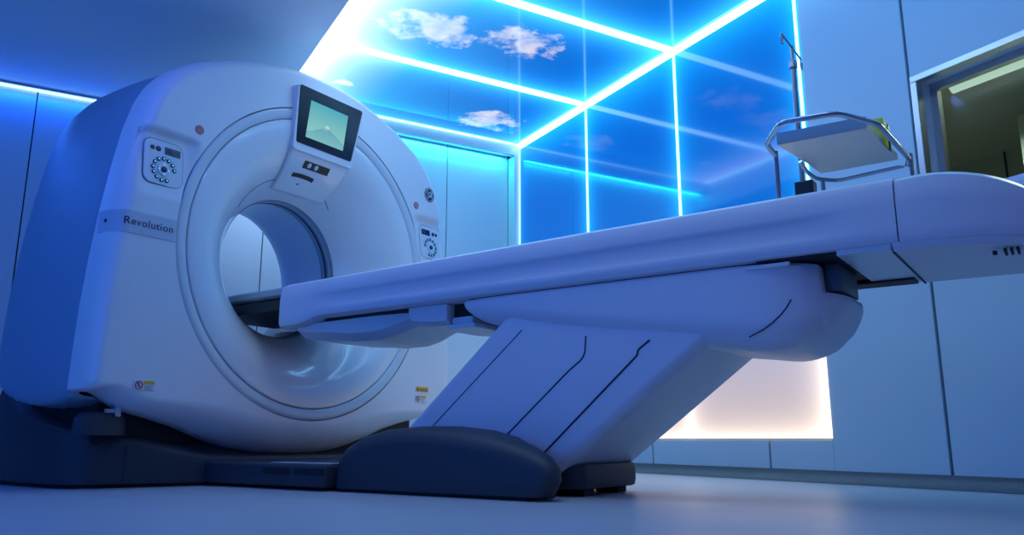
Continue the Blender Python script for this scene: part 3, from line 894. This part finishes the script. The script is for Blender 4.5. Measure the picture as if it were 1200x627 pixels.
obj('recess', bx(-.266, .24, -2.452, -2.20, .688, .6945), M['black'], PT, smooth=False)
obj('recess_shade', bx(-.15, .06, -2.408, -2.362, .605, .688, bev=.006), M['recess_dark'], PT)  # dark block put in for the shade inside the carriage's open end

# carriage under the table
sec = [(-1.085, .675, .688, .235), (-1.10, .655, .690, .25), (-1.13, .630, .690, .258), (-1.18, .604, .690, .262), (-1.28, .578, .690, .265), (-1.40, .550, .690, .266), (-1.66, .507, .690, .266), (-1.90, .474, .690, .266), (-2.10, .448, .690, .266), (-2.20, .437, .688, .262), (-2.26, .446, .686, .252), (-2.31, .464, .684, .234), (-2.355, .496, .680, .204), (-2.362, .502, .600, .196), (-2.385, .532, .598, .165), (-2.405, .562, .596, .12), (-2.415, .580, .594, .07)]
def car_ring(y, zb, zt, w_, n=8):
    H_ = zt-zb; rb = min(.085, H_*.7, w_*.7); rt = .008
    pts = [(w_-rt, zt), (w_, zt-rt)]
    for k in range(n+1):
        a = pi/2*k/n
        pts.append((w_-rb+rb*cos(a), zb+rb-rb*sin(a)))
    return [(x, y, z) for x, z in pts] + [(-x, y, z) for x, z in reversed(pts)]
def dense(sec, n=60):
    ys = [sec[0][0]+(sec[-1][0]-sec[0][0])*k/n for k in range(n+1)]
    ys = sorted(set(ys + [s[0] for s in sec]), reverse=True)
    tabs = [[(-s[0], s[i]) for s in sec] for i in (1, 2, 3)]
    return [(y, *[sinterp(t_, -y) for t_ in tabs]) for y in ys]
bm = bmesh.new(); loft(bm, [car_ring(*s) for s in dense(sec)])
ca = obj('carriage', bm, M['table'], PT, angle=40, label='boat-shaped white carriage under the table')
bm = bmesh.new()
sp_ = [(-2.165, .475), (-2.205, .493), (-2.234, .513), (-2.258, .535), (-2.275, .556), (-2.287, .577)]
cd = dense(sec)
def car_w(y): return sinterp([(-q[0], q[3]) for q in sec], -y)
tube(bm, [(-car_w(y)-.0002, y, z) for y, z in sp_], .0022, 6)
obj('seam', bm, M['groove'], ca)
bm = bmesh.new(); box(bm, -.2675, -.25, -2.295, -2.17, .672, .684, .002)
obj('rail_lip', bm, M['ring'], ca, smooth=False)
bm = bmesh.new(); box(bm, -.245, .245, -2.25, -1.12, .689, .6945)
obj('rail_gap', bm, M['black'], PT, smooth=False)

# drive tray and bracket between carriage and gantry
tr_sec = [(-.115, .640, .672, .20), (-.13, .626, .674, .215), (-.20, .612, .676, .225), (-.36, .600, .678, .225), (-.44, .590, .680, .215), (-.58, .590, .684, .20), (-.66, .604, .688, .19), (-.78, .640, .692, .17)]
bm = bmesh.new(); loft(bm, [[(w_, y, zt), (w_-.004, y, zb+.03), (w_-.05, y, zb), (-w_+.05, y, zb), (-w_+.004, y, zb+.03), (-w_, y, zt)] for y, zb, zt, w_ in tr_sec])
obj('drive_tray', bm, M['ring'], PT, angle=30, label='pale tray under the front of the table')
bm = bmesh.new(); box(bm, -.215, .215, -.84, -.30, .684, .6945)
obj('tray_gap', bm, M['black'], PT, smooth=False)
bm = bmesh.new(); rr = []
for y, dz in ((-.80, .016), (-.815, 0), (-.90, -.01), (-.985, -.014), (-.995, -.008)):
    rr.append([(.225, y, .692), (.225, y, .64+dz), (.20, y, .625+dz), (-.20, y, .625+dz), (-.225, y, .64+dz), (-.225, y, .692)])
loft(bm, rr); obj('cradle_bracket', bm, M['table'], PT, angle=30)
bm = bmesh.new(); box(bm, -.215, .215, -1.12, -.995, .595, .612, .004); box(bm, -.20, .20, -1.10, -1.0, .612, .64, .004); 
obj('bracket_plate', bm, M['ring'], PT, smooth=False)
bm = bmesh.new(); box(bm, -.18, .18, -1.125, -.996, .64, .6945)
obj('bracket_gap', bm, M['black'], PT, smooth=False)

# cradle reaching into the bore
bm = bmesh.new(); rr = []
for y in (-.062, .0, .3, .9, .915, .92):
    w_ = .215 if y < .9 else (.205 if y < .92 else .19)
    zt = .862 if y < .9 else .855
    pr_ = [(w_, zt), (w_+.004, zt-.006), (w_, zt-.030), (w_-.015, zt-.034)]
    for k in range(1, 6): pr_.append((w_*.95*(1-k/6), zt-.034-.018*sin(k/6*pi/2)))
    dn = [(x, y, z) for x, z in pr_] + [(-x, y, z) for x, z in reversed(pr_)]
    # dished upper side
    up_ = [(-w_+.03, y, zt-.004), (-w_*.5, y, zt-.022), (0, y, zt-.028), (w_*.5, y, zt-.022), (w_-.03, y, zt-.004)]
    rr.append(dn+up_)
bm = bmesh.new(); loft(bm, rr)
obj('cradle', bm, M['pad'], PT, angle=40, label='grey sliding cradle')
bm = bmesh.new(); box(bm, -.205, .205, -.058, .55, .762, .812, .006)
obj('cradle_support', bm, M['carbon'], PT, smooth=False, label='black cradle support inside the bore')

# pedestal
bot, top = .075, .62
def ped_y(z, front):
    return (-.60-1.19*(z-.05)) if front else (-1.465-1.34*(z-.05))
def ped_ring(z, w_=.252, r=.055, n=6):
    y0, y1 = ped_y(z, True), ped_y(z, False)
    L_ = y0-y1; cy = (y0+y1)/2
    return [(x, cy+yy, z) for x, yy in rrect(2*w_, L_, r, n)]
bm = bmesh.new(); loft(bm, [ped_ring(bot + (top-bot)*k/14) for k in range(15)])
pd = obj('pedestal', bm, M['table'], PT, angle=40, label='slanted white pedestal with panel joints')
for pts, r in (([(-.93, .21), (-1.36, .56)], .0016), ([(-1.27, .18), (-1.555, .415), (-1.61, .45), (-1.615, .52)], .0026), ([(-1.44, .135), (-1.80, .445), (-1.803, .462), (-1.845, .49)], .0034)):
    for sd in (-1, 1):
        bm = bmesh.new(); tube(bm, [(sd*.2525, p.x, p.y) for p in smooth_path([(y, z, 0) for y, z in pts], .06)], r, 6)
        obj('panel_joint', bm, M['groove'], pd)

# base cover
bprof = [(-.645, .012), (-.645, .07), (-.655, .12), (-.69, .168), (-.76, .203), (-.86, .222), (-.98, .231), (-1.10, .231), (-1.25, .216), (-1.40, .192), (-1.52, .160), (-1.585, .130), (-1.615, .095), (-1.618, .06), (-1.60, .03), (-1.585, .012)]
cy, cz_ = -1.12, .012
def bring(x, k, e=0.0):
    out = []
    for y, z in bprof:
        yy = cy+(y-cy)*(1-(1-k)*.35)
        if yy < -1.3: yy = -1.3 + (yy+1.3)*(1-e)     # the tail tucks in behind the outer shell
        out.append((x, yy, max(.012, cz_+(z-cz_)*k)))
    return out
xs_ = [(.262, 1.0, .52), (.30, 1.0, .36), (.345, 1.0, .18), (.38, .985, .07), (.41, .955, .02), (.435, .90, 0), (.45, .83, 0), (.457, .76, 0), (.46, .70, 0)]
bm = bmesh.new(); loft(bm, [bring(-x, k, e) for x, k, e in xs_])
bc = obj('base_cover', bm, M['navy'], PT, angle=50, label='dark navy cover over the table base')
obj('base_gap', bx(-.44, -.27, -1.50, -.67, .0005, .013), M['black'], bc, smooth=False)
bm = bmesh.new(); loft(bm, [[(x, -.645+(y+.645)*.62, z) for x, y, z in bring(x, k, e)] for x, k, e in xs_])
bc2 = obj('base_cover', bm, M['navy'], PT, angle=50)
obj('base_gap', bx(.27, .42, -1.1, -.67, .0005, .013), M['black'], bc2, smooth=False)
obj('base_block', bx(-.27, .27, -1.36, -.655, .012, .15, bev=.02), M['navy'], PT, smooth=False)
# rear foot
bm = bmesh.new()
fp = [(x, -1.43+y) for x, y in rrect(.44, .27, .05)]
loft(bm, [[(x*k, -1.43+(y+1.43)*k, z) for x, y in fp] for k, z in ((.93, .022), (.98, .026), (1.0, .045), (1.0, .085), (.97, .102))])
rf = obj('rear_foot', bm, M['navy'], PT, angle=40, label='dark rear foot of the base')
for sd in (-1, 1): obj('levelling_pad', bx(sd*.12-.035, sd*.12+.035, -1.54, -1.45, .0005, .024, bev=.003), M['black'], rf, smooth=False)

# ================================================================== ACCESSORIES
# infusion pole on the far side of the table tail
px, py = .30, -2.205
ip = empty('infusion_pole', 'G', (px, py, .86), 'thin metal infusion pole with a hooked crossbar rising behind the table', 'infusion pole')
bm = bmesh.new(); tube(bm, [(px, py, .86), (px, py, 1.56)], .0095, 14)
obj('lower_tube', bm, M['poledark'], ip)
bm = bmesh.new(); tube(bm, [(px, py, 1.555), (px, py, 1.622)], .0065, 12)
obj('upper_tube', bm, M['poledark'], ip)
bm = bmesh.new(); loft(bm, [[(px+r*cos(2*pi*k/16), py+r*sin(2*pi*k/16), z) for k in range(16)] for r, z in ((.012, 1.530), (.015, 1.534), (.015, 1.562), (.011, 1.568))])
obj('collar', bm, M['poledark'], ip)
bm = bmesh.new()
hx, hy = 1.0, 0.0
hh = .125
tube(bm, [(px-hx*hh, py-hy*hh, 1.618), (px+hx*hh, py+hy*hh, 1.618)], .0035, 8)
obj('crossbar', bm, M['poledark'], ip)
for s in (-1, 1):
    bm = bmesh.new(); bxp = px+s*hx*hh; byp = py+s*hy*hh; pts = []
    for k in range(19):
        a = pi/2 + 2*pi*.84*k/18
        pts.append((bxp+.012*cos(a)*hx, byp+.009*cos(a)*hy, 1.618-.020+.020*sin(a)))
    tube(bm, pts, .0026, 7)
    obj('hook', bm, M['poledark'], ip)
bm = bmesh.new(); box(bm, px-.035, px+.02, py-.045, py+.02, 1.035, 1.085, .004)
obj('clamp', bm, M['bezel'], ip, smooth=False)

# tray on a tubular rail at the tail of the table
tz_ = 1.105
T = empty('accessory_tray', 'G', (.1, -2.38, .885), 'steel tray on a bent tube rail standing above the table tail', 'tray')
A, B, Cc, D, E_ = (-.085, -2.235), (-.07, -2.50), (.285, -2.525), (.285, -2.275), (.14, -2.265)
poly = [A, B, Cc, D, E_]
bm = bmesh.new(); prism(bm, poly, lambda p: (p[0], p[1], tz_), lambda p: (p[0], p[1], tz_+.004))
obj('sheet', bm, M['tray'], T, smooth=False)
bm = bmesh.new()
def wall_strip(bm, p, q, z0, z1, t=.003):
    d = Vector((q[0]-p[0], q[1]-p[1])).normalized(); nrm = Vector((-d.y, d.x))*t
    loft(bm, [[(p[0], p[1], z0), (q[0], q[1], z0), (q[0]+nrm.x, q[1]+nrm.y, z0), (p[0]+nrm.x, p[1]+nrm.y, z0)], [(p[0], p[1], z1), (q[0], q[1], z1), (q[0]+nrm.x, q[1]+nrm.y, z1), (p[0]+nrm.x, p[1]+nrm.y, z1)]])
wall_strip(bm, A, B, tz_+.002, tz_+.040); wall_strip(bm, B, Cc, tz_+.002, tz_+.022)
obj('rim', bm, M['side'], T, smooth=False)
rail = smooth_path([(-.085, -2.228, 1.07), (-.125, -2.212, 1.10), (-.27, -2.30, 1.104), (-.25, -2.455, 1.104), (-.09, -2.535, 1.104), (.285, -2.558, 1.104), (.305, -2.55, 1.085)], .035)
bm = bmesh.new(); tube(bm, rail, .0088, 12)
obj('guard_rail', bm, M['chrome'], T)
lower = smooth_path([(.10, -2.255, 1.10), (.13, -2.262, 1.075), (.20, -2.275, 1.062), (.285, -2.33, 1.068), (.30, -2.54, 1.085)], .03)
bm = bmesh.new(); tube(bm, lower, .0070, 12)
obj('support_rail', bm, M['chrome'], T)
bm = bmesh.new(); tube(bm, [(-.085, -2.228, .868), (-.085, -2.228, 1.085)], .0075, 12)
obj('leg', bm, M['poledark'], T)
bm = bmesh.new(); tube(bm, [(.235, -2.29, .868), (.235, -2.29, 1.066)], .0075, 12)
obj('leg', bm, M['poledark'], T)
obj('end_plate', bx(.290, .318, -2.568, -2.556, .93, 1.125, bev=.003), M['poledark'], T, smooth=False)

yb = empty('small_box', 'G', (.12, -2.49, tz_+.004), 'small yellow box with a dark end standing on the steel tray', 'box')
obj('body', bx(.105, .170, -2.520, -2.475, tz_+.004, tz_+.094, bev=.004), M['yellow'], yb)
obj('cap', bx(.170, .20, -2.523, -2.472, tz_+.004, tz_+.092, bev=.003), M['bezel'], yb)

# ================================================================== LIGHTS, WORLD, CAMERA
wd = bpy.data.worlds.new('World'); SC.world = wd; wd.use_nodes = True
wd.node_tree.nodes['Background'].inputs['Color'].default_value = (0.02, 0.06, 0.25, 1)
wd.node_tree.nodes['Background'].inputs['Strength'].default_value = 0.2

def area(name, frame, pos, target, size, col, power, sy=None, spread=180):
    l = bpy.data.lights.new(name, 'AREA'); l.energy = power; l.color = col
    l.shape = 'RECTANGLE'; l.size = size; l.size_y = sy or size; l.spread = radians(spread)
    o = bpy.data.objects.new(name, l); COL.objects.link(o)
    p = to_world(frame, pos); o.location = p
    d = to_world(frame, target)-p
    o.rotation_euler = d.to_track_quat('-Z', 'Y').to_euler()
    return o
BLUE = (0.10, 0.26, 1.0); PALE = (0.30, 0.50, 1.0)
area('red_fill', 'R', (-.2, -1.6, 2.19), (-.2, -1.6, 0), 2.4, (1.0, 0.30, 0.40), 4, 2.2)  # added dim reddish fill behind the camera, not a ceiling fitting
area('sky_lamp', 'R', (EDGE+.04, 2.9, SKY_Z-.02), (EDGE+.6, 2.9, 0), .06, (0.10, 0.18, 1.0), 20, 4.2)
area('cove_lamp', 'R', (-.9, REC-.045, 2.17), (-.9, REC-.02, 0), 2.6, (0.0, 0.09, 1.0), 8, .03)
area('soffit_fill', 'R', (-1.5, 3.0, 1.0), (-.6, 3.0, 2.21), 1.2, (0.0, 0.26, 1.0), 4)  # unseen uplight added to brighten the soffit
area('cove_lamp', 'R', (1.98, BW+.075, 2.345), (1.98, BW+.085, 0), 1.85, (0.02, 0.70, 0.85), 8, .03)
area('side_fill', 'R', (LW+.05, 1.0, 1.0), (RW, 1.0, 1.75), 3.4, (0.0, 0.17, 1.0), 37, 1.2)  # blue fill added at the left wall to lift the side faces
area('back_wall_fill', 'R', (1.0, 4.75, 2.19), (1.05, 5.1, 1.0), .5, (0.52, 0.70, 0.95), 2.6, .15, 110)  # added light for the wall seen through the bore, no real downlight
area('tube_lamp', 'R', (4.72, 2.0, 2.29), (4.72, 2.0, 0), .1, (0.68, 0.84, 0.80), 70, 1.4, 140)

cam = bpy.data.cameras.new('camera'); co = bpy.data.objects.new('camera', cam); COL.objects.link(co)
cam.sensor_fit = 'HORIZONTAL'; cam.sensor_width = 36.0; cam.lens = 36.0*940/1200
cam.clip_start = 0.02
co.location = (0, 0, CAM_H); co.rotation_euler = (pi/2+radians(12.1), 0, 0)
SC.camera = co

for o in bpy.data.objects:
    for k in ('_base', '_frame'):
        if k in o: del o[k]
SC.cycles.use_denoising = True
SC.cycles.max_bounces = 8; SC.cycles.diffuse_bounces = 4; SC.cycles.glossy_bounces = 4
SC.cycles.sample_clamp_indirect = 6.0
SC.view_settings.view_transform = 'Standard'; SC.view_settings.look = 'None'
SC.view_settings.gamma = 1.0; SC.view_settings.use_curve_mapping = False
SC.view_settings.exposure = 0.0
